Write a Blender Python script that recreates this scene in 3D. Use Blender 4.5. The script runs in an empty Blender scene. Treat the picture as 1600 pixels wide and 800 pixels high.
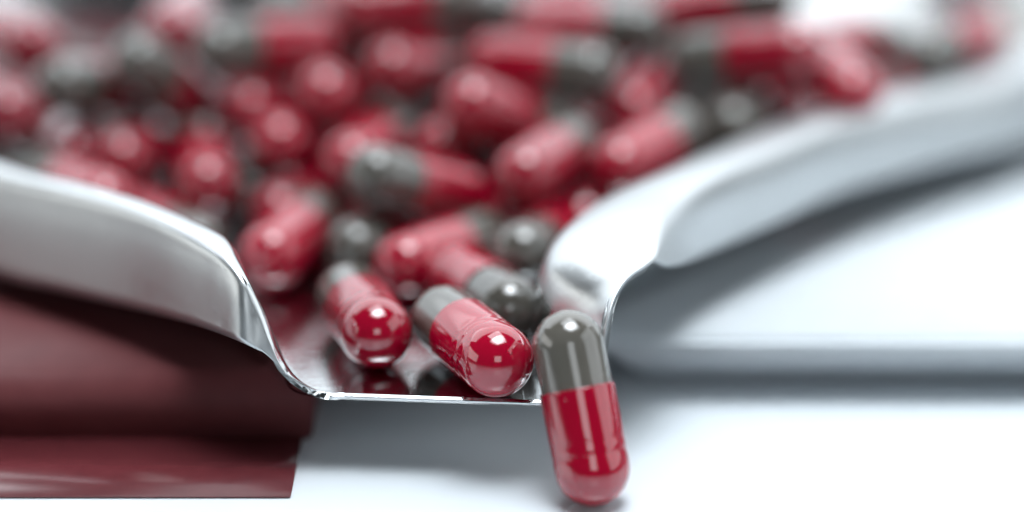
import bpy, bmesh, math, random
import numpy as np
from mathutils import Vector, Matrix

random.seed(11)
MM = 0.001
scene = bpy.context.scene
col = scene.collection

# ------------------------------------------------------------------ camera
PITCH = math.radians(18.0)
cam_data = bpy.data.cameras.new('camera')
cam = bpy.data.objects.new('camera', cam_data)
col.objects.link(cam)
cam.location = (0.0, -239.6 * MM, 104.1 * MM)
cam.rotation_euler = (math.radians(90) - PITCH, 0, 0)
cam_data.sensor_width = 36.0
cam_data.lens = 91.85
cam_data.clip_start = 0.005
cam_data.clip_end = 60.0
cam_data.dof.use_dof = True
cam_data.dof.focus_distance = 0.2640
cam_data.dof.aperture_fstop = 4.3
cam_data.dof.aperture_blades = 9
scene.camera = cam

# ------------------------------------------------------------------ light
world = bpy.data.worlds.new('World')
scene.world = world
world.use_nodes = True
bg = world.node_tree.nodes['Background']
bg.inputs['Color'].default_value = (0.80, 0.92, 1.0, 1)
bg.inputs['Strength'].default_value = 0.04

def area(name, loc, aim, sx, sy, power, colr):
    d = bpy.data.lights.new(name, 'AREA')
    d.shape = 'RECTANGLE'; d.size = sx; d.size_y = sy; d.energy = power; d.color = colr
    o = bpy.data.objects.new(name, d); col.objects.link(o)
    o.location = loc
    o.rotation_euler = (Vector(aim) - Vector(loc)).to_track_quat('-Z', 'Y').to_euler()
    return o

area('back_softbox', (-0.05, 0.70, 0.27), (-0.02, 0.03, 0.03), 2.4, 0.50, 6.6, (0.86, 0.94, 1.0))
area('rear_scrim', (-0.02, 0.46, 0.60), (0.0, 0.03, 0.02), 1.7, 0.40, 5.0, (0.90, 0.955, 1.0))
key = area('overhead_softbox', (0.05, -0.06, 0.42), (0.03, -0.035, 0.0), 0.34, 0.22, 0.24, (0.89, 0.95, 1.0))
key.data.spread = math.radians(42)      # a gridded softbox over the front of the table
area('top_scrim', (0.03, 0.02, 0.47), (0.0, 0.0, 0.0), 0.36, 0.26, 1.45, (0.89, 0.95, 1.0))
area('left_panel', (-0.95, -0.05, 0.25), (-0.05, 0.03, 0.02), 0.9, 0.34, 2.0, (0.97, 0.98, 0.96))
area('right_panel', (0.85, -0.10, 0.42), (0.05, 0.05, 0.02), 0.9, 0.7, 3.3, (0.90, 0.96, 1.0))
area('front_window', (0.07, -0.70, 0.30), (0, 0.0, 0.02), 0.26, 0.24, 0.5, (0.92, 0.97, 1.0))

vs = scene.view_settings
vs.view_transform = 'Standard'; vs.look = 'None'; vs.exposure = 0.1; vs.gamma = 1.0
vs.use_curve_mapping = False
scene.cycles.max_bounces = 10
scene.cycles.glossy_bounces = 8
scene.cycles.use_denoising = True

# ------------------------------------------------------------------ helpers
def new_obj(name, mesh, mat, parent=None):
    o = bpy.data.objects.new(name, mesh)
    col.objects.link(o)
    if mat is not None and not mesh.materials: mesh.materials.append(mat)
    if parent is not None: o.parent = parent
    return o

def mesh_from(name, verts, faces, smooth=True):
    me = bpy.data.meshes.new(name)
    me.from_pydata([tuple(v) for v in verts], [], faces)
    me.validate(); me.update()
    if smooth: me.polygons.foreach_set('use_smooth', [True] * len(me.polygons))
    return me

def mat_base(name):
    m = bpy.data.materials.new(name); m.use_nodes = True
    nt = m.node_tree
    return m, nt, nt.nodes['Principled BSDF']

def noise(nt, scale, detail=3, rough=0.5, vec=None):
    n = nt.nodes.new('ShaderNodeTexNoise')
    n.inputs['Scale'].default_value = scale
    n.inputs['Detail'].default_value = detail
    n.inputs['Roughness'].default_value = rough
    if vec is not None: nt.links.new(vec, n.inputs['Vector'])
    return n

def ramp(nt, fac, stops):
    r = nt.nodes.new('ShaderNodeValToRGB')
    while len(r.color_ramp.elements) < len(stops): r.color_ramp.elements.new(0.5)
    for e, (p, c) in zip(r.color_ramp.elements, stops):
        e.position = p; e.color = c if len(c) == 4 else (*c, 1)
    nt.links.new(fac, r.inputs['Fac'])
    return r

def objcoord(nt):
    t = nt.nodes.new('ShaderNodeTexCoord'); return t.outputs['Object']

# ------------------------------------------------------------------ materials
def gelatin(name, c0, c1, rough=0.07):
    m, nt, b = mat_base(name)
    oc = objcoord(nt)
    info = nt.nodes.new('ShaderNodeObjectInfo')
    add = nt.nodes.new('ShaderNodeVectorMath'); add.operation = 'MULTIPLY_ADD'
    comb = nt.nodes.new('ShaderNodeCombineXYZ')
    for k in range(3): nt.links.new(info.outputs['Random'], comb.inputs[k])
    nt.links.new(comb.outputs[0], add.inputs[0]); add.inputs[1].default_value = (3, 7, 5)
    nt.links.new(oc, add.inputs[2])
    v = add.outputs[0]
    n1 = noise(nt, 260, 3, 0.55, v)
    mix = nt.nodes.new('ShaderNodeMix'); mix.data_type = 'RGBA'
    mix.inputs[6].default_value = (*c0, 1); mix.inputs[7].default_value = (*c1, 1)
    nt.links.new(n1.outputs['Fac'], mix.inputs[0])
    hsv = nt.nodes.new('ShaderNodeHueSaturation')
    mr = nt.nodes.new('ShaderNodeMapRange'); mr.inputs[3].default_value = 0.82; mr.inputs[4].default_value = 1.12
    nt.links.new(info.outputs['Random'], mr.inputs[0]); nt.links.new(mr.outputs[0], hsv.inputs['Value'])
    nt.links.new(mix.outputs[2], hsv.inputs['Color'])
    # dust: sparse pale specks
    vo = nt.nodes.new('ShaderNodeTexVoronoi'); vo.inputs['Scale'].default_value = 1100
    nt.links.new(v, vo.inputs['Vector'])
    sp = nt.nodes.new('ShaderNodeMath'); sp.operation = 'LESS_THAN'; sp.inputs[1].default_value = 0.085
    nt.links.new(vo.outputs['Distance'], sp.inputs[0])
    sepc = nt.nodes.new('ShaderNodeSeparateColor'); nt.links.new(vo.outputs['Color'], sepc.inputs[0])
    few = nt.nodes.new('ShaderNodeMath'); few.operation = 'GREATER_THAN'; few.inputs[1].default_value = 0.86
    nt.links.new(sepc.outputs[0], few.inputs[0])
    dust = nt.nodes.new('ShaderNodeMath'); dust.operation = 'MULTIPLY'
    nt.links.new(sp.outputs[0], dust.inputs[0]); nt.links.new(few.outputs[0], dust.inputs[1])
    half = nt.nodes.new('ShaderNodeMath'); half.operation = 'MULTIPLY'; half.inputs[1].default_value = 0.4
    nt.links.new(dust.outputs[0], half.inputs[0])
    mix2 = nt.nodes.new('ShaderNodeMix'); mix2.data_type = 'RGBA'
    nt.links.new(half.outputs[0], mix2.inputs[0]); nt.links.new(hsv.outputs[0], mix2.inputs[6])
    mix2.inputs[7].default_value = (0.75, 0.7, 0.7, 1)
    nt.links.new(mix2.outputs[2], b.inputs['Base Color'])
    rr = ramp(nt, n1.outputs['Fac'], [(0.3, (rough * .7,) * 3), (0.75, (rough * 1.7,) * 3)])
    nt.links.new(rr.outputs[0], b.inputs['Roughness'])
    b.inputs['IOR'].default_value = 1.6
    b.inputs['Coat Weight'].default_value = 0.6
    b.inputs['Coat Roughness'].default_value = 0.03
    n2 = noise(nt, 130, 2, 0.5, v)
    bump = nt.nodes.new('ShaderNodeBump'); bump.inputs['Strength'].default_value = 0.028; bump.inputs['Distance'].default_value = 0.0006
    nt.links.new(n2.outputs['Fac'], bump.inputs['Height'])
    nt.links.new(bump.outputs[0], b.inputs['Normal']); nt.links.new(bump.outputs[0], b.inputs['Coat Normal'])
    return m

RED = gelatin('red_gelatin', (0.275, 0.0007, 0.014), (0.31, 0.0009, 0.019))
GREY = gelatin('grey_gelatin', (0.077, 0.071, 0.060), (0.092, 0.085, 0.073))

def steel(name, colr, rough, streak=0.0, bumpy=0.05):
    m, nt, b = mat_base(name)
    oc = objcoord(nt)
    b.inputs['Metallic'].default_value = 1.0
    b.inputs['Base Color'].default_value = (*colr, 1)
    n = noise(nt, 900, 4, 0.6, oc)
    n0 = noise(nt, 60, 3, 0.5, oc)
    mul = nt.nodes.new('ShaderNodeMath'); mul.operation = 'ADD'
    nt.links.new(n.outputs['Fac'], mul.inputs[0]); nt.links.new(n0.outputs['Fac'], mul.inputs[1])
    r = ramp(nt, mul.outputs[0], [(0.35, (rough * .75,) * 3), (1.0, (rough * 1.3,) * 3)])
    nt.links.new(r.outputs[0], b.inputs['Roughness'])
    # fine hairline scratches and a little powder
    mp = nt.nodes.new('ShaderNodeMapping'); mp.inputs['Scale'].default_value = (1.0, 0.06, 1.0); mp.inputs['Rotation'].default_value = (0, 0, 0.5)
    nt.links.new(oc, mp.inputs['Vector'])
    sc = noise(nt, 2600, 2, 0.5, mp.outputs[0])
    vo = nt.nodes.new('ShaderNodeTexVoronoi'); vo.inputs['Scale'].default_value = 1500
    nt.links.new(oc, vo.inputs['Vector'])
    big = noise(nt, 90, 2, 0.5, oc)
    thr = nt.nodes.new('ShaderNodeMapRange'); thr.inputs[1].default_value = 0.5; thr.inputs[2].default_value = 0.8
    thr.inputs[3].default_value = 0.0; thr.inputs[4].default_value = 0.22
    nt.links.new(big.outputs['Fac'], thr.inputs[0])
    speck = nt.nodes.new('ShaderNodeMath'); speck.operation = 'LESS_THAN'
    nt.links.new(vo.outputs['Distance'], speck.inputs[0]); nt.links.new(thr.outputs[0], speck.inputs[1])
    inv = nt.nodes.new('ShaderNodeMath'); inv.operation = 'SUBTRACT'; inv.inputs[0].default_value = 1.0
    hs = nt.nodes.new('ShaderNodeMath'); hs.operation = 'MULTIPLY'; hs.inputs[1].default_value = 0.55
    nt.links.new(speck.outputs[0], hs.inputs[0]); nt.links.new(hs.outputs[0], inv.inputs[1])
    nt.links.new(inv.outputs[0], b.inputs['Metallic'])
    rs = ramp(nt, sc.outputs['Fac'], [(0.62, (0, 0, 0)), (0.72, (0.12, 0.12, 0.12))])
    ra = nt.nodes.new('ShaderNodeMath'); ra.operation = 'ADD'
    nt.links.new(r.outputs[0], ra.inputs[0]); nt.links.new(rs.outputs[0], ra.inputs[1])
    nt.links.new(ra.outputs[0], b.inputs['Roughness'])
    bump = nt.nodes.new('ShaderNodeBump'); bump.inputs['Strength'].default_value = bumpy; bump.inputs['Distance'].default_value = 0.0003
    nt.links.new(n.outputs['Fac'], bump.inputs['Height']); nt.links.new(bump.outputs[0], b.inputs['Normal'])
    return m

PAN = steel('polished_steel', (0.55, 0.57, 0.58), 0.09)
SKIRT = steel('satin_steel', (0.50, 0.52, 0.53), 0.29)

def table_mat():
    m, nt, b = mat_base('glossy_white_table')
    b.inputs['Base Color'].default_value = (0.655, 0.70, 0.735, 1)
    b.inputs['IOR'].default_value = 1.7
    oc = objcoord(nt)
    n = noise(nt, 22, 3, 0.5, oc)
    r = ramp(nt, n.outputs['Fac'], [(0.3, (0.10,) * 3), (0.8, (0.16,) * 3)])
    nt.links.new(r.outputs[0], b.inputs['Roughness'])
    return m
TABLE = table_mat()

def carton_mat(name, c0, c1, rough, ior):
    m, nt, b = mat_base(name)
    oc = objcoord(nt)
    n = noise(nt, 400, 4, 0.6, oc)
    r = ramp(nt, n.outputs['Fac'], [(0.3, c0), (0.8, c1)])
    nt.links.new(r.outputs[0], b.inputs['Base Color'])
    n2 = noise(nt, 50, 3, 0.5, oc)
    rr = ramp(nt, n2.outputs['Fac'], [(0.3, (rough * .8,) * 3), (0.8, (rough * 1.2,) * 3)])
    nt.links.new(rr.outputs[0], b.inputs['Roughness'])
    b.inputs['IOR'].default_value = ior
    return m
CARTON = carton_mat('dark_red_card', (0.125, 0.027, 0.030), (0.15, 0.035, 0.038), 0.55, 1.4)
GLOSS = carton_mat('glossy_red_reflection', (0.115, 0.022, 0.027), (0.135, 0.028, 0.033), 0.22, 1.7)  # colour of the carton's reflection in the table

# ------------------------------------------------------------------ setting
me = mesh_from('table', [(-3, -3, 0), (3, -3, 0), (3, 3, 0), (-3, 3, 0)], [(0, 1, 2, 3)], False)
table = new_obj('table', me, TABLE); table['kind'] = 'structure'

# ------------------------------------------------------------------ tray
TRAY_SECTIONS = [
    [(-17.0, 8.6, 8.8), (-18.2, 8.58, 8.8), (-19.5, 8.56, 8.92), (-20.4, 8.53, 9.22), (-21.18, 8.5, 9.55), (-21.24, 8.5, 9.49), (-21.3, 8.5, 9.41)],
    [(-20.31, 9.86, 8.8), (-20.6, 9.6, 8.8), (-21.45, 9.29, 9.84), (-23.04, 8.7, 11.28), (-23.15, 8.6, 11.32), (-23.17, 8.58, 11.31), (-23.19, 8.57, 11.26)],
    [(-21.37, 11.15, 8.8), (-22.0, 10.6, 8.8), (-22.79, 10.08, 11.05), (-24.27, 9.12, 14.16), (-24.52, 8.9, 14.24), (-24.68, 8.78, 14.04), (-25.1, 8.5, 13.22)],
    [(-21.85, 13.03, 8.8), (-22.8, 12.2, 8.8), (-23.63, 11.41, 12.2), (-25.16, 9.93, 16.89), (-25.54, 9.6, 17.01), (-25.71, 9.26, 16.33), (-25.79, 8.4, 13.6)],
    [(-22.59, 15.75, 8.8), (-23.9, 14.6, 8.8), (-24.85, 13.33, 13.48), (-26.62, 10.96, 19.95), (-27.14, 10.5, 20.12), (-27.44, 9.92, 18.97), (-27.46, 8.6, 14.35)],
    [(-24.11, 19.91, 8.8), (-25.6, 18.6, 8.8), (-26.48, 17.01, 14.13), (-28.1, 14.05, 21.48), (-29.29, 13.0, 21.68), (-29.62, 12.37, 20.21), (-29.66, 11.0, 14.31)],
    [(-26.1, 24.12, 8.8), (-27.6, 22.8, 8.8), (-28.28, 21.04, 14.48), (-29.53, 17.78, 22.33), (-31.56, 16.0, 22.23), (-31.89, 15.29, 20.61), (-31.91, 13.6, 14.15)],
    [(-29.5, 30.32, 8.8), (-31.0, 29.0, 8.8), (-31.82, 26.65, 14.7), (-33.36, 22.28, 22.85), (-35.38, 20.5, 22.75), (-35.68, 19.77, 20.91), (-35.57, 18.0, 13.58)],
    [(-36.3, 36.32, 8.8), (-37.8, 35.0, 8.8), (-38.2, 32.82, 14.75), (-38.93, 28.78, 22.96), (-40.96, 27.0, 22.86), (-41.28, 26.29, 20.8), (-41.23, 24.6, 12.57)],
    [(-44.5, 44.82, 8.8), (-46.0, 43.5, 8.8), (-46.35, 40.97, 14.65), (-47.0, 36.28, 22.72), (-49.02, 34.5, 22.62), (-49.34, 33.77, 20.46), (-49.33, 32.0, 11.79)],
    [(-51.5, 51.82, 8.8), (-53.0, 50.5, 8.8), (-53.81, 47.97, 14.56), (-55.32, 43.28, 22.51), (-57.34, 41.5, 22.41), (-57.65, 40.77, 20.19), (-57.55, 39.0, 11.31)],
    [(-66.87, 64.28, 8.8), (-68.37, 62.95, 8.8), (-69.55, 61.91, 14.89), (-71.75, 59.98, 23.3), (-74.0, 58.0, 23.2), (-75.05, 57.08, 21.51), (-75.88, 56.35, 13.0)],
    [(-81.81, 79.82, 8.8), (-83.54, 78.8, 8.8), (-84.89, 78.0, 14.89), (-87.41, 76.52, 23.3), (-90.0, 75.0, 23.2), (-91.21, 74.29, 21.51), (-92.15, 73.73, 13.0)],
    [(-87.57, 96.13, 8.8), (-89.55, 95.89, 8.8), (-91.12, 95.71, 14.89), (-94.02, 95.36, 23.3), (-97.0, 95.0, 23.2), (-98.39, 94.83, 21.51), (-99.48, 94.7, 13.0)],
    [(-88.5, 118.0, 8.8), (-90.5, 118.0, 8.8), (-92.08, 118.0, 14.89), (-95.0, 118.0, 23.3), (-98.0, 118.0, 23.2), (-99.4, 118.0, 21.51), (-100.5, 118.0, 13.0)],
    [(-87.55, 139.05, 8.8), (-89.54, 139.25, 8.8), (-91.1, 139.41, 14.89), (-94.01, 139.7, 23.3), (-97.0, 140.0, 23.2), (-98.39, 140.14, 21.51), (-99.49, 140.25, 13.0)],
    [(-84.3, 145.4, 8.8), (-85.5, 147.0, 8.8), (-86.44, 148.26, 14.89), (-88.2, 150.6, 23.3), (-90.0, 153.0, 23.2), (-90.84, 154.12, 21.51), (-91.5, 155.0, 13.0)],
    [(-73.05, 147.55, 8.8), (-73.25, 149.54, 8.8), (-73.41, 151.1, 14.89), (-73.7, 154.01, 23.3), (-74.0, 157.0, 23.2), (-74.14, 158.39, 21.51), (-74.25, 159.49, 13.0)],
    [(-30.0, 148.5, 8.8), (-30.0, 150.5, 8.8), (-30.0, 152.07, 14.89), (-30.0, 155.0, 23.3), (-30.0, 158.0, 23.2), (-30.0, 159.4, 21.51), (-30.0, 160.5, 13.0)],
    [(20.0, 148.5, 8.8), (20.0, 150.5, 8.8), (20.0, 152.07, 14.89), (20.0, 155.0, 23.3), (20.0, 158.0, 23.2), (20.0, 159.4, 21.51), (20.0, 160.5, 13.0)],
    [(61.05, 147.55, 8.8), (61.25, 149.54, 8.8), (61.41, 151.1, 14.89), (61.7, 154.01, 23.3), (62.0, 157.0, 23.2), (62.14, 158.39, 21.51), (62.25, 159.49, 13.0)],
    [(72.3, 144.4, 8.8), (73.5, 146.0, 8.8), (74.45, 147.26, 14.89), (76.2, 149.6, 23.3), (78.0, 152.0, 23.2), (78.84, 153.12, 21.51), (79.5, 154.0, 13.0)],
    [(74.55, 137.05, 8.8), (76.54, 137.25, 8.8), (78.1, 137.41, 14.89), (81.01, 137.7, 23.3), (84.0, 138.0, 23.2), (85.39, 138.14, 21.51), (86.49, 138.25, 13.0)],
    [(72.55, 122.95, 8.8), (74.54, 122.75, 8.8), (76.1, 122.59, 14.89), (79.01, 122.3, 23.3), (82.0, 122.0, 23.2), (83.39, 121.86, 21.51), (84.49, 121.75, 13.0)],
    [(54.4, 97.2, 8.8), (56.0, 96.0, 8.8), (58.15, 95.3, 14.13), (62.14, 94.0, 21.49), (66.6, 91.0, 21.89), (67.68, 90.06, 20.63), (68.38, 89.0, 13.82)],
    [(42.9, 82.2, 8.8), (44.5, 81.0, 8.8), (45.4, 80.3, 14.34), (47.06, 79.0, 21.98), (51.81, 76.0, 22.51), (52.87, 75.06, 21.23), (53.5, 74.0, 14.38)],
    [(30.4, 67.2, 8.8), (32.0, 66.0, 8.8), (32.37, 65.3, 14.59), (33.07, 64.0, 22.6), (38.08, 61.0, 23.25), (39.12, 60.06, 21.97), (39.68, 59.0, 15.1)],
    [(21.4, 55.2, 8.8), (23.0, 54.0, 8.8), (23.38, 53.3, 14.6), (24.09, 52.0, 22.6), (29.34, 49.0, 23.29), (30.37, 48.06, 22.02), (30.87, 47.0, 15.23)],
    [(12.9, 43.2, 8.8), (14.5, 42.0, 8.8), (14.92, 41.3, 14.58), (15.69, 40.0, 22.55), (21.16, 37.0, 23.5), (22.17, 36.06, 22.27), (22.62, 35.0, 15.62)],
    [(7.9, 36.7, 8.8), (9.5, 35.5, 8.8), (9.72, 34.8, 14.33), (10.13, 33.5, 21.97), (17.24, 30.0, 23.17), (18.34, 29.06, 22.2), (19.17, 28.0, 16.57)],
    [(3.6, 30.2, 8.8), (5.2, 29.0, 8.8), (5.65, 28.3, 14.1), (6.5, 27.0, 21.43), (14.98, 23.5, 22.73), (16.1, 22.76, 22.09), (17.29, 22.3, 17.94)],
    [(0.8, 26.2, 8.8), (2.4, 25.0, 8.8), (3.26, 24.13, 13.95), (4.85, 22.5, 21.06), (14.58, 19.5, 21.87), (15.29, 18.99, 21.53), (16.04, 18.5, 19.26)],
    [(-0.51, 23.14, 8.8), (1.0, 22.0, 8.8), (2.14, 21.13, 13.67), (4.27, 19.5, 20.4), (14.51, 16.5, 21.1), (14.76, 16.28, 21.03), (14.95, 16.0, 20.5)],
    [(-0.57, 20.6, 8.8), (0.9, 19.5, 8.8), (2.16, 18.63, 13.37), (4.5, 17.0, 19.68), (13.63, 14.5, 20.71), (13.77, 14.39, 20.68), (13.81, 14.36, 20.44)],
    [(0.0, 18.55, 8.8), (1.4, 17.5, 8.8), (2.86, 16.45, 12.84), (5.58, 14.5, 18.43), (11.85, 12.5, 20.13), (11.98, 12.4, 20.1), (12.02, 12.37, 19.87)],
    [(1.05, 16.43, 8.8), (2.3, 15.5, 8.8), (4.05, 14.28, 12.13), (7.31, 12.0, 16.73), (10.34, 10.0, 18.92), (10.46, 9.91, 18.89), (10.49, 9.88, 18.69)],
    [(2.37, 13.77, 8.8), (3.4, 13.0, 8.8), (5.33, 11.78, 11.98), (8.93, 9.5, 16.36), (9.58, 8.2, 17.16), (9.68, 8.13, 17.13), (9.71, 8.1, 16.97)],
    [(3.72, 11.58, 8.8), (4.5, 11.0, 8.8), (5.99, 10.02, 11.34), (8.77, 8.2, 14.84), (9.19, 7.2, 15.13), (9.25, 7.15, 15.11), (9.28, 7.13, 14.98)],
    [(5.15, 8.94, 8.8), (5.6, 8.6, 8.8), (6.57, 8.14, 10.29), (8.38, 7.3, 12.35), (8.87, 6.6, 12.48), (8.91, 6.57, 12.46), (8.93, 6.56, 12.39)],
    [(6.2, 6.3, 8.8), (6.5, 6.3, 8.8), (7.0, 6.3, 8.88), (7.6, 6.35, 9.1), (8.24, 6.4, 10.35), (8.39, 6.4, 10.25), (8.49, 6.4, 10.1)],
]

def catmull(pts, n):
    """centripetal Catmull-Rom through pts (k, 3), n steps per span; copes with bunched points"""
    k = len(pts)
    P = np.vstack([2 * pts[0] - pts[1], pts, 2 * pts[-1] - pts[-2]])
    d = np.maximum(np.sqrt(np.linalg.norm(np.diff(P, axis=0), axis=1)), 1e-3)
    T = np.concatenate([[0], np.cumsum(d)])
    out = []
    for i in range(1, k):
        t0, t1, t2, t3 = T[i - 1:i + 3]
        for s in range(n):
            t = t1 + (t2 - t1) * s / n
            a1 = (t1 - t) / (t1 - t0) * P[i - 1] + (t - t0) / (t1 - t0) * P[i]
            a2 = (t2 - t) / (t2 - t1) * P[i] + (t - t1) / (t2 - t1) * P[i + 1]
            a3 = (t3 - t) / (t3 - t2) * P[i + 1] + (t - t2) / (t3 - t2) * P[i + 2]
            b1 = (t2 - t) / (t2 - t0) * a1 + (t - t0) / (t2 - t0) * a2
            b2 = (t3 - t) / (t3 - t1) * a2 + (t - t1) / (t3 - t1) * a3
            out.append((t2 - t) / (t2 - t1) * b1 + (t - t1) / (t2 - t1) * b2)
    out.append(pts[-1])
    return np.array(out)

sec = np.array(TRAY_SECTIONS, dtype=float)            # stations x points x 3
along = np.stack([catmull(sec[:, j], 8) for j in range(sec.shape[1])], axis=1)   # smooth along the rim
grid = np.array([catmull(a, 8) for a in along])       # and across it: floor, wall, rim, skirt
NS, NC = grid.shape[:2]

def strip(g):
    ns, nc = g.shape[:2]
    verts = (g.reshape(-1, 3) * MM)
    faces = [(i * nc + j, i * nc + j + 1, (i + 1) * nc + j + 1, (i + 1) * nc + j) for i in range(ns - 1) for j in range(nc - 1)]
    return verts, faces

tray = bpy.data.objects.new('tray', None); col.objects.link(tray)
tray['label'] = 'shiny stainless steel tray with a flared pouring lip, heaped with red and grey capsules'
tray['category'] = 'tray'
v, f = strip(grid)
tag = [1 if (k % (NC - 1)) >= np.interp(k // (NC - 1), [0, 130, 165, 300], [31, 31, 20, 20]) else 0 for k in range(len(f))]
f.append(tuple(i * NC for i in range(NS))); tag.append(0)
sheet = bpy.data.meshes.new('sheet')
bm = bmesh.new()
bv = [bm.verts.new(p) for p in v]
for q, tg in zip(f, tag):
    fc = bm.faces.new([bv[k] for k in q]); fc.material_index = tg; fc.smooth = True
bmesh.ops.remove_doubles(bm, verts=bm.verts, dist=0.00002)
bmesh.ops.triangulate(bm, faces=[q for q in bm.faces if len(q.verts) > 4])
bmesh.ops.recalc_face_normals(bm, faces=bm.faces)
if sum(q.normal.z * q.calc_area() for q in bm.faces if q.material_index == 0) < 0:
    bmesh.ops.reverse_faces(bm, faces=bm.faces)
bm.to_mesh(sheet); bm.free()
tmp = bpy.data.objects.new('sheet', sheet); col.objects.link(tmp)
sheet.materials.append(PAN); sheet.materials.append(SKIRT)
sol = tmp.modifiers.new('sheet', 'SOLIDIFY'); sol.thickness = 0.7 * MM; sol.offset = -1
dg = bpy.context.evaluated_depsgraph_get()
whole = bpy.data.meshes.new_from_object(tmp.evaluated_get(dg))
bpy.data.objects.remove(tmp)
vnorm = [tuple(n.vector) for n in whole.vertex_normals]
for q, vv in enumerate(whole.vertices):               # the flat floor stays flat
    if abs(vv.co.z - 8.8 * MM) < 0.02 * MM and vnorm[q][2] > 0: vnorm[q] = (0, 0, 1)
for k, (name, mat) in enumerate((('pan', PAN), ('skirt', SKIRT))):
    idx = {}; fs = []
    for p in whole.polygons:
        if p.material_index == k:
            fs.append([idx.setdefault(q, len(idx)) for q in p.vertices])
    inv = sorted(idx, key=idx.get)
    me = bpy.data.meshes.new(name)
    me.from_pydata([tuple(whole.vertices[q].co) for q in inv], [], fs)
    me.polygons.foreach_set('use_smooth', [True] * len(fs))
    me.normals_split_custom_set_from_vertices([vnorm[q] for q in inv])
    new_obj(name, me, mat, tray)

# ------------------------------------------------------------------ carton under the tray
def bevel_box(name, lo, hi, mat, bev, top_only=False):
    bm = bmesh.new()
    bmesh.ops.create_cube(bm, size=1)
    for q in bm.verts:
        q.co = Vector([(lo[k] + hi[k]) / 2 + q.co[k] * (hi[k] - lo[k]) for k in range(3)]) * MM
    zt = hi[2] * MM - 1e-6
    edges = [e for e in bm.edges if not top_only or all(q.co.z > zt for q in e.verts)]
    bmesh.ops.bevel(bm, geom=edges, offset=bev * MM, segments=8 if top_only else 3, affect='EDGES')
    me = bpy.data.meshes.new(name); bm.to_mesh(me); bm.free()
    me.polygons.foreach_set('use_smooth', [True] * len(me.polygons))
    return new_obj(name, me, mat)
carton = bevel_box('carton', (-140, 17.5, 0.0), (-21.2, 75.0, 8.0), CARTON, 0.4)
carton['label'] = 'plain dark red carton with its table reflection made as a red card, under the left side of the tray'
carton['category'] = 'box'

reflection_card = bevel_box('reflection_card', (-140, 2.0, 0.02), (-22.2, 17.6, 0.40), GLOSS, 0.12)  # added flat card standing in for the carton's reflection in the table
reflection_card.parent = carton

def card_mat(name, c0, c1):
    m, nt, b = mat_base(name)
    n = noise(nt, 300, 3, 0.5, objcoord(nt))
    r = ramp(nt, n.outputs['Fac'], [(0.3, c0), (0.8, c1)])
    nt.links.new(r.outputs[0], b.inputs['Base Color'])
    b.inputs['Roughness'].default_value = 0.5
    return m
pale = card_mat('white_card', (0.64, 0.685, 0.715), (0.68, 0.72, 0.75))
pale.node_tree.nodes['Principled BSDF'].inputs['Roughness'].default_value = 0.9
white = bevel_box('carton', (9.0, 27.5, 0), (190, 118, 8.0), pale, 0.8, True)
for q in white.data.vertices:                          # sides undercut so the front face shades off to a grey band
    if q.co.z < 0.001: q.co.x += (7 if q.co.x < 0.1 else -7) * MM; q.co.y += (8 if q.co.y < 0.07 else -8) * MM
white['label'] = 'low white carton with sides undercut to shade its front, out of focus under the right tray arm'
white['category'] = 'box'

# ------------------------------------------------------------------ capsules
LEN = 12.4
def lathe(name, prof, n=40):
    verts = []; faces = []; rings = []
    for r, s in prof:
        if r < 1e-6:
            verts.append((0, 0, s * MM)); rings.append([len(verts) - 1])
        else:
            rings.append(list(range(len(verts), len(verts) + n)))
            for k in range(n):
                a = 2 * math.pi * k / n
                verts.append((r * math.cos(a) * MM, r * math.sin(a) * MM, s * MM))
    for A, B in zip(rings[:-1], rings[1:]):
        for k in range(n):
            k2 = (k + 1) % n
            if len(A) == 1: faces.append((A[0], B[k2], B[k]))
            elif len(B) == 1: faces.append((A[k], A[k2], B[0]))
            else: faces.append((A[k], A[k2], B[k2], B[k]))
    me = mesh_from(name, verts, faces)
    bm = bmesh.new(); bm.from_mesh(me); bmesh.ops.recalc_face_normals(bm, faces=bm.faces); bm.to_mesh(me); bm.free()
    return me

RC, RB, EDGE = 3.82, 3.60, 8.1
prof = [(RC * math.sin(a), -RC * math.cos(a)) for a in [math.pi / 2 * k / 14 for k in range(15)]]
prof[0] = (0.0, -RC)
prof += [(3.815, 0.5), (3.81, 0.9), (3.78, 1.2), (3.765, 1.4), (3.785, 1.65), (3.81, 1.9), (3.795, 2.3), (3.78, 2.6), (3.805, 3.0), (3.82, 3.4),
         (3.825, 5.5), (3.82, EDGE - .25), (3.815, EDGE - .1), (3.79, EDGE - .03), (3.74, EDGE), (3.62, EDGE), (3.60, EDGE - .02), (3.58, EDGE - .6)]
CAP_ME = lathe('cap', prof)
prof = [(3.55, EDGE - 1.2), (3.58, EDGE - .6), (3.60, EDGE + .2), (3.60, 10.4), (3.60, 11.4), (3.59, 11.9)]
prof += [(RB * math.cos(a), LEN + RB * math.sin(a)) for a in [math.pi / 2 * k / 14 for k in range(14)]] + [(0.0, LEN + RB)]
BODY_ME = lathe('body', prof)
CAP_ME.materials.append(RED); BODY_ME.materials.append(GREY)

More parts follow.
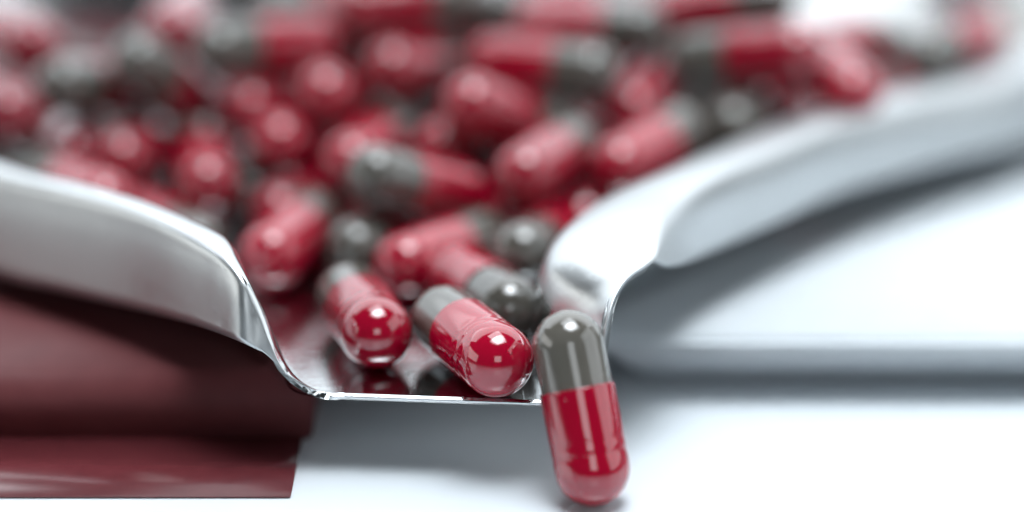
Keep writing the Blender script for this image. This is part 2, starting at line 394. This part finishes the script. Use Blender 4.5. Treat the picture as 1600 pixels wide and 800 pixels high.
CAPSULES = [  # centre of the red end, centre of the grey end (millimetres), label
    ((-14.13, 16.07, 12.7), (-17.53, 28.0, 12.64), 'sharp red capsule on the spout floor, round end aimed at us, leftmost in front'),
    ((-1.61, 7.85, 12.7), (-7.01, 19.0, 13.08), 'sharp red capsule lying slantwise at the lip edge, beside the one standing on the table'),
    ((-5.66, 33.94, 12.72), (-0.33, 22.75, 13.05), 'capsule with glossy dark grey end towards us, directly behind the slanted one at the lip'),
    ((-11.73, 38.64, 12.62), (-3.56, 47.95, 12.62), 'red ended capsule lying slantwise behind the two sharp ones, its grey tail pointing right'),
    ((-14.84, 56.73, 12.62), (-17.8, 44.69, 12.62), 'small grey dome showing between two red capsules, just behind the foremost left one'),
    ((-27.0, 40.02, 13.26), (-23.75, 51.95, 14.11), 'red capsule nearest the left side of the spout floor, grey tail pointing up and away'),
    ((-6.38, 54.23, 16.13), (-15.46, 47.07, 20.6), 'crosswise capsule lying on top behind the front group, pale grey half left, red half right'),
    ((0.72, 54.46, 12.62), (-3.19, 66.23, 12.62), 'narrow strip of red capsule between the grey domes just left of the right ear'),
    ((5.19, 48.27, 13.2), (1.26, 36.61, 14.75), 'dark grey dome resting against the curved right ear of the tray'),
    ((8.57, 55.12, 12.62), (4.66, 66.88, 12.62), 'red capsule tucked low behind the right ear, only a small pink lit area showing'),
    ((-27.7, 58.35, 12.62), (-19.95, 68.03, 12.62), 'red capsule lying low behind the one nearest the left spout side, mostly covered'),
    ((-27.92, 64.14, 19.76), (-24.48, 75.19, 15.3), "round red end in the second layer, left of the crosswise capsule's pale grey half"),
    ((-34.24, 77.85, 13.49), (-31.72, 65.75, 12.62), 'grey capsule in a narrow gap left of centre, showing as a tall thin grey strip'),
    ((-18.98, 58.39, 18.97), (-15.37, 70.25, 19.44), "red end above the crosswise grey and red capsule, nearly in the heap's centre"),
    ((-36.07, 56.92, 16.69), (-38.28, 69.04, 18.07), 'plump red end aimed at us above the left rim, nearest the spout'),
    ((-46.86, 62.97, 17.88), (-44.99, 75.09, 16.05), 'round red end above the middle of the left rim, between two other red ends'),
    ((-54.09, 68.98, 16.62), (-54.57, 81.35, 17.31), 'dim red end above the left rim, just under the sideways grey dome'),
    ((-47.33, 79.22, 22.22), (-54.69, 69.8, 25.49), "grey dome of a sideways capsule at the heap's left, above the row of red ends"),
    ((-60.71, 64.83, 23.11), (-67.58, 75.14, 23.63), 'red capsule cut by the left edge of the photo, halfway down the heap'),
    ((-71.79, 82.75, 18.22), (-61.94, 75.57, 15.96), "upper of two small grey tips just above the left rim at the photo's left edge"),
    ((-70.41, 72.25, 16.77), (-60.47, 65.05, 15.02), "lower of two small grey tips just above the left rim at the photo's left edge"),
    ((-47.27, 50.15, 16.56), (-55.39, 59.52, 16.53), 'pink lit capsule lying along the inside of the left rim, only its top showing'),
    ((-43.47, 56.2, 12.62), (-36.42, 46.0, 12.62), 'half grey capsule peeking over the left rim beside the start of the spout'),
    ((-59.83, 78.2, 28.35), (-68.01, 87.52, 28.4), 'blurred red end in the top left corner of the photo'),
    ((-38.36, 76.98, 20.01), (-45.44, 70.84, 28.13), 'blurred capsule sloping down to the right, grey end up, dark red end down, upper left'),
    ((-42.73, 79.16, 29.82), (-41.31, 91.48, 30.09), 'blurred pink end at the top edge, just left of the large crosswise crest capsule'),
    ((-24.57, 78.66, 28.37), (-35.71, 73.26, 29.07), 'large blurred crosswise capsule at the crest, pale grey half left and red half right'),
    ((-22.7, 97.06, 29.63), (-30.67, 87.62, 30.64), 'blurred dark grey capsule at the top edge above the large crosswise one'),
    ((-18.45, 79.42, 32.91), (-6.98, 84.12, 33.01), "long blurred pink capsule lying crosswise at the top edge, above the heap's centre"),
    ((-12.24, 94.32, 26.47), (-19.56, 84.33, 27.01), "grey streak of a blurred capsule squeezed between two red ones near the crest's middle"),
    ((-14.76, 72.77, 26.65), (-9.27, 83.78, 25.06), "blurred stout red capsule in the crest's middle, left of the crosswise red and grey one"),
    ((-2.2, 74.58, 26.93), (9.68, 71.0, 26.9), 'blurred crosswise capsule right of centre, red half left and grey half right'),
    ((3.62, 80.07, 30.17), (15.86, 78.1, 30.6), 'blurred crosswise capsule at the top edge right of centre, pink left and grey right'),
    ((-7.24, 99.95, 29.26), (-1.59, 88.98, 30.53), 'blurred slate grey end at the top edge between two pink capsules'),
    ((20.43, 87.13, 30.54), (32.62, 86.09, 32.59), 'dark red and grey capsule at the top edge beside the pale gap'),
    ((34.39, 71.12, 29.19), (22.66, 74.71, 27.44), "blurred crosswise capsule right of the heap's centre, grey half left and red half right"),
    ((15.17, 71.67, 21.6), (19.1, 83.15, 24.12), 'blurred pink capsule rising steeply under the crosswise ones, right of centre'),
    ((32.53, 80.2, 20.76), (27.11, 69.05, 20.56), 'grey dome resting just inside the right rim, below the crosswise grey and red capsule'),
    ((41.41, 69.63, 24.53), (38.09, 81.5, 25.87), 'blurred pink capsule leaning steeply against the right rim, below the pale gap'),
    ((61.78, 100.22, 24.33), (54.09, 90.5, 24.06), 'lone blurred grey and red capsule nearest the top right corner, above the right rim'),
    ((39.78, 88.96, 25.4), (48.57, 97.64, 24.37), 'faint pink and grey capsule lying below the pale gap at the top right'),
    ((-12.97, 64.8, 12.62), (-8.87, 76.47, 13.44), None),
    ((-4.71, 60.98, 25.16), (3.56, 68.67, 20.03), "long pink capsule lying crosswise in the heap's middle, under the crest row"),
    ((0.42, 86.81, 17.31), (3.24, 74.86, 15.52), None),
    ((1.56, 50.1, 19.74), (6.83, 61.31, 20.32), 'stout pink lit capsule aimed at us, behind the right ear, grey tail away'),
    ((12.73, 56.08, 19.03), (20.14, 65.87, 20.7), 'pink lit capsule slanting up to the right, lying just inside the right rim'),
    ((-32.26, 72.29, 21.52), (-26.81, 83.3, 19.83), 'dull red end in the shaded hollow left of centre, left one of two'),
    ((-22.61, 67.37, 24.91), (-20.4, 78.99, 21.17), 'dull red end in the shaded hollow under the crest, right one of two'),
    ((-8.47, 64.11, 18.91), (-3.99, 75.66, 19.44), "red capsule partly covered in the heap's centre, right above the crosswise grey and red one"),
    ((12.96, 65.37, 14.6), (15.03, 77.54, 13.44), None),
    ((41.06, 90.15, 12.62), (42.96, 102.4, 12.62), 'small red spot right of the grey dome on the right rim'),
    ((-77.95, 128.55, 12.62), (-74.46, 116.65, 12.62), None),
    ((-32.99, 106.49, 12.62), (-39.49, 95.93, 12.62), None),
    ((59.19, 122.29, 12.62), (47.91, 117.13, 12.62), 'low red capsule glimpsed just behind the right rim, left of the lone corner capsule'),
    ((4.21, 94.57, 12.62), (-6.19, 101.31, 12.62), None),
    ((20.31, 133.1, 12.62), (7.95, 132.11, 12.62), None),
    ((-1.41, 112.36, 12.62), (7.55, 103.79, 12.62), 'small dark grey patch in the hollow under the crosswise red and grey capsule'),
    ((39.81, 127.72, 12.62), (27.55, 125.91, 12.62), None),
    ((12.13, 110.61, 20.24), (15.81, 122.45, 20.29), None),
    ((-46.03, 128.51, 12.62), (-53.86, 118.9, 12.62), 'tiny red spot right under the grey end of the large crest capsule'),
    ((-56.87, 99.84, 12.62), (-47.62, 91.58, 12.62), 'thin grey sliver between the sideways grey dome and the red ends at left'),
    ((3.64, 126.3, 18.61), (1.33, 138.26, 20.93), None),
    ((16.37, 101.46, 25.03), (5.11, 106.41, 23.41), None),
    ((-13.17, 138.73, 12.62), (-15.32, 126.52, 12.62), None),
    ((26.7, 63.34, 12.62), (35.93, 71.62, 12.62), None),
    ((-17.5, 96.45, 12.62), (-18.5, 84.09, 12.62), None),
    ((-35.91, 114.89, 12.62), (-38.51, 127.01, 12.62), 'small red sliver under the left part of the crest capsule with the pale grey half'),
    ((37.61, 83.3, 12.62), (25.25, 84.23, 12.62), 'tiny grey spot just inside the right rim, below its grey dome'),
    ((-8.84, 110.21, 24.97), (-11.4, 122.09, 22.47), 'tiny red spot under the long pink capsule at the top edge'),
    ((-41.53, 85.78, 12.62), (-30.85, 92.08, 12.62), None),
    ((18.95, 137.28, 19.62), (10.73, 128.12, 21.18), None),
    ((-69.25, 135.38, 12.62), (-60.88, 126.23, 12.62), "small grey patch of a capsule at upper left, beside the top left corner's red end"),
    ((21.61, 113.49, 19.43), (33.96, 114.27, 20.28), None),
    ((-35.67, 134.51, 12.62), (-23.95, 130.48, 12.62), None),
    ((58.15, 103.67, 12.62), (49.88, 94.43, 12.62), None),
    ((20.56, 110.14, 12.62), (28.59, 100.69, 12.62), None),
    ((11.94, 112.52, 12.62), (1.7, 119.51, 12.62), None),
    ((-2.74, 128.99, 12.62), (3.52, 139.7, 12.62), None),
    ((-65.63, 99.83, 12.62), (-76.9, 104.98, 12.62), "thin red sliver beside the row of red ends, close to the photo's left edge"),
    ((-7.07, 122.67, 12.74), (-8.59, 111.06, 16.8), None),
    ((34.43, 92.16, 16.03), (22.58, 89.27, 18.26), 'dark grey capsule glimpsed below the crosswise one, beside the grey dome at the right rim'),
    ((9.16, 82.34, 14.56), (11.98, 94.35, 13.29), 'narrow red capsule showing between two pink lit ones behind the right ear'),
    ((15.16, 104.67, 12.62), (23.18, 95.22, 12.62), None),
    ((-16.12, 138.11, 21.67), (-7.08, 130.85, 26.06), None),
    ((32.31, 135.01, 20.23), (22.5, 127.46, 19.5), None),
    ((-23.15, 103.41, 12.62), (-15.15, 112.89, 12.62), "grey capsule in shade under the stout red one in the crest's middle"),
    ((42.17, 112.05, 12.62), (30.48, 116.18, 12.62), "tiny red spot under the crosswise capsule's red half, close to the right rim"),
    ((-58.09, 112.29, 12.62), (-46.46, 108.0, 12.62), None),
    ((49.25, 133.45, 12.62), (61.56, 131.95, 12.62), None),
    ((8.81, 120.41, 24.94), (-1.87, 114.18, 23.97), None),
    ((3.26, 95.8, 20.34), (-2.9, 106.5, 19.15), None),
    ((-55.12, 131.29, 12.62), (-45.17, 138.69, 12.62), None),
    ((-77.85, 85.61, 12.62), (-67.47, 92.39, 12.62), None),
    ((20.79, 108.94, 25.58), (33.12, 109.85, 26.52), None),
    ((31.97, 121.28, 24.83), (20.1, 117.78, 25.62), None),
    ((7.65, 89.98, 22.67), (18.88, 95.13, 21.53), 'red sliver left of the steep pink capsule, right of centre'),
    ((-30.14, 124.51, 12.62), (-18.73, 119.66, 12.62), None),
    ((-65.45, 108.91, 12.62), (-66.7, 121.25, 12.62), "small red patch at the far left, above the capsule cut by the photo's edge"),
    ((41.35, 136.23, 12.62), (28.96, 135.76, 12.62), None),
    ((34.72, 103.34, 19.7), (22.36, 103.28, 20.61), None),
    ((-9.6, 128.17, 18.17), (-5.22, 139.42, 15.33), "small red spot left of the crosswise red and grey capsule's upper side"),
    ((8.05, 124.45, 12.62), (18.76, 118.21, 12.62), None),
]

STANDING = ((7.96, 0.75, 3.83), (5.66, 4.96, 15.26))
proto = None
def add_capsule(a, b, label, group):
    a = Vector(a) * MM; b = Vector(b) * MM
    t = bpy.data.objects.new('capsule', None); col.objects.link(t)
    t.empty_display_size = 0.004
    q = (b - a).to_track_quat('Z', 'Y')
    roll = Matrix.Rotation(random.uniform(0, 6.28), 4, 'Z')
    t.matrix_world = Matrix.Translation(a) @ q.to_matrix().to_4x4() @ roll
    t['label'] = label; t['category'] = 'capsule'
    if group: t['group'] = group
    new_obj('cap', CAP_ME, None, t)
    new_obj('body', BODY_ME, None, t)
    return t
HEAP = 'red and grey capsules heaped in the tray'
BURIED = 'red and grey capsule buried under others deep in the heap, hardly showing'
for a, b, label in CAPSULES:
    add_capsule(a, b, label or BURIED, HEAP)
add_capsule(STANDING[0], STANDING[1], 'sharp capsule standing upright on the white table, red end down, leaning against the lip', None)
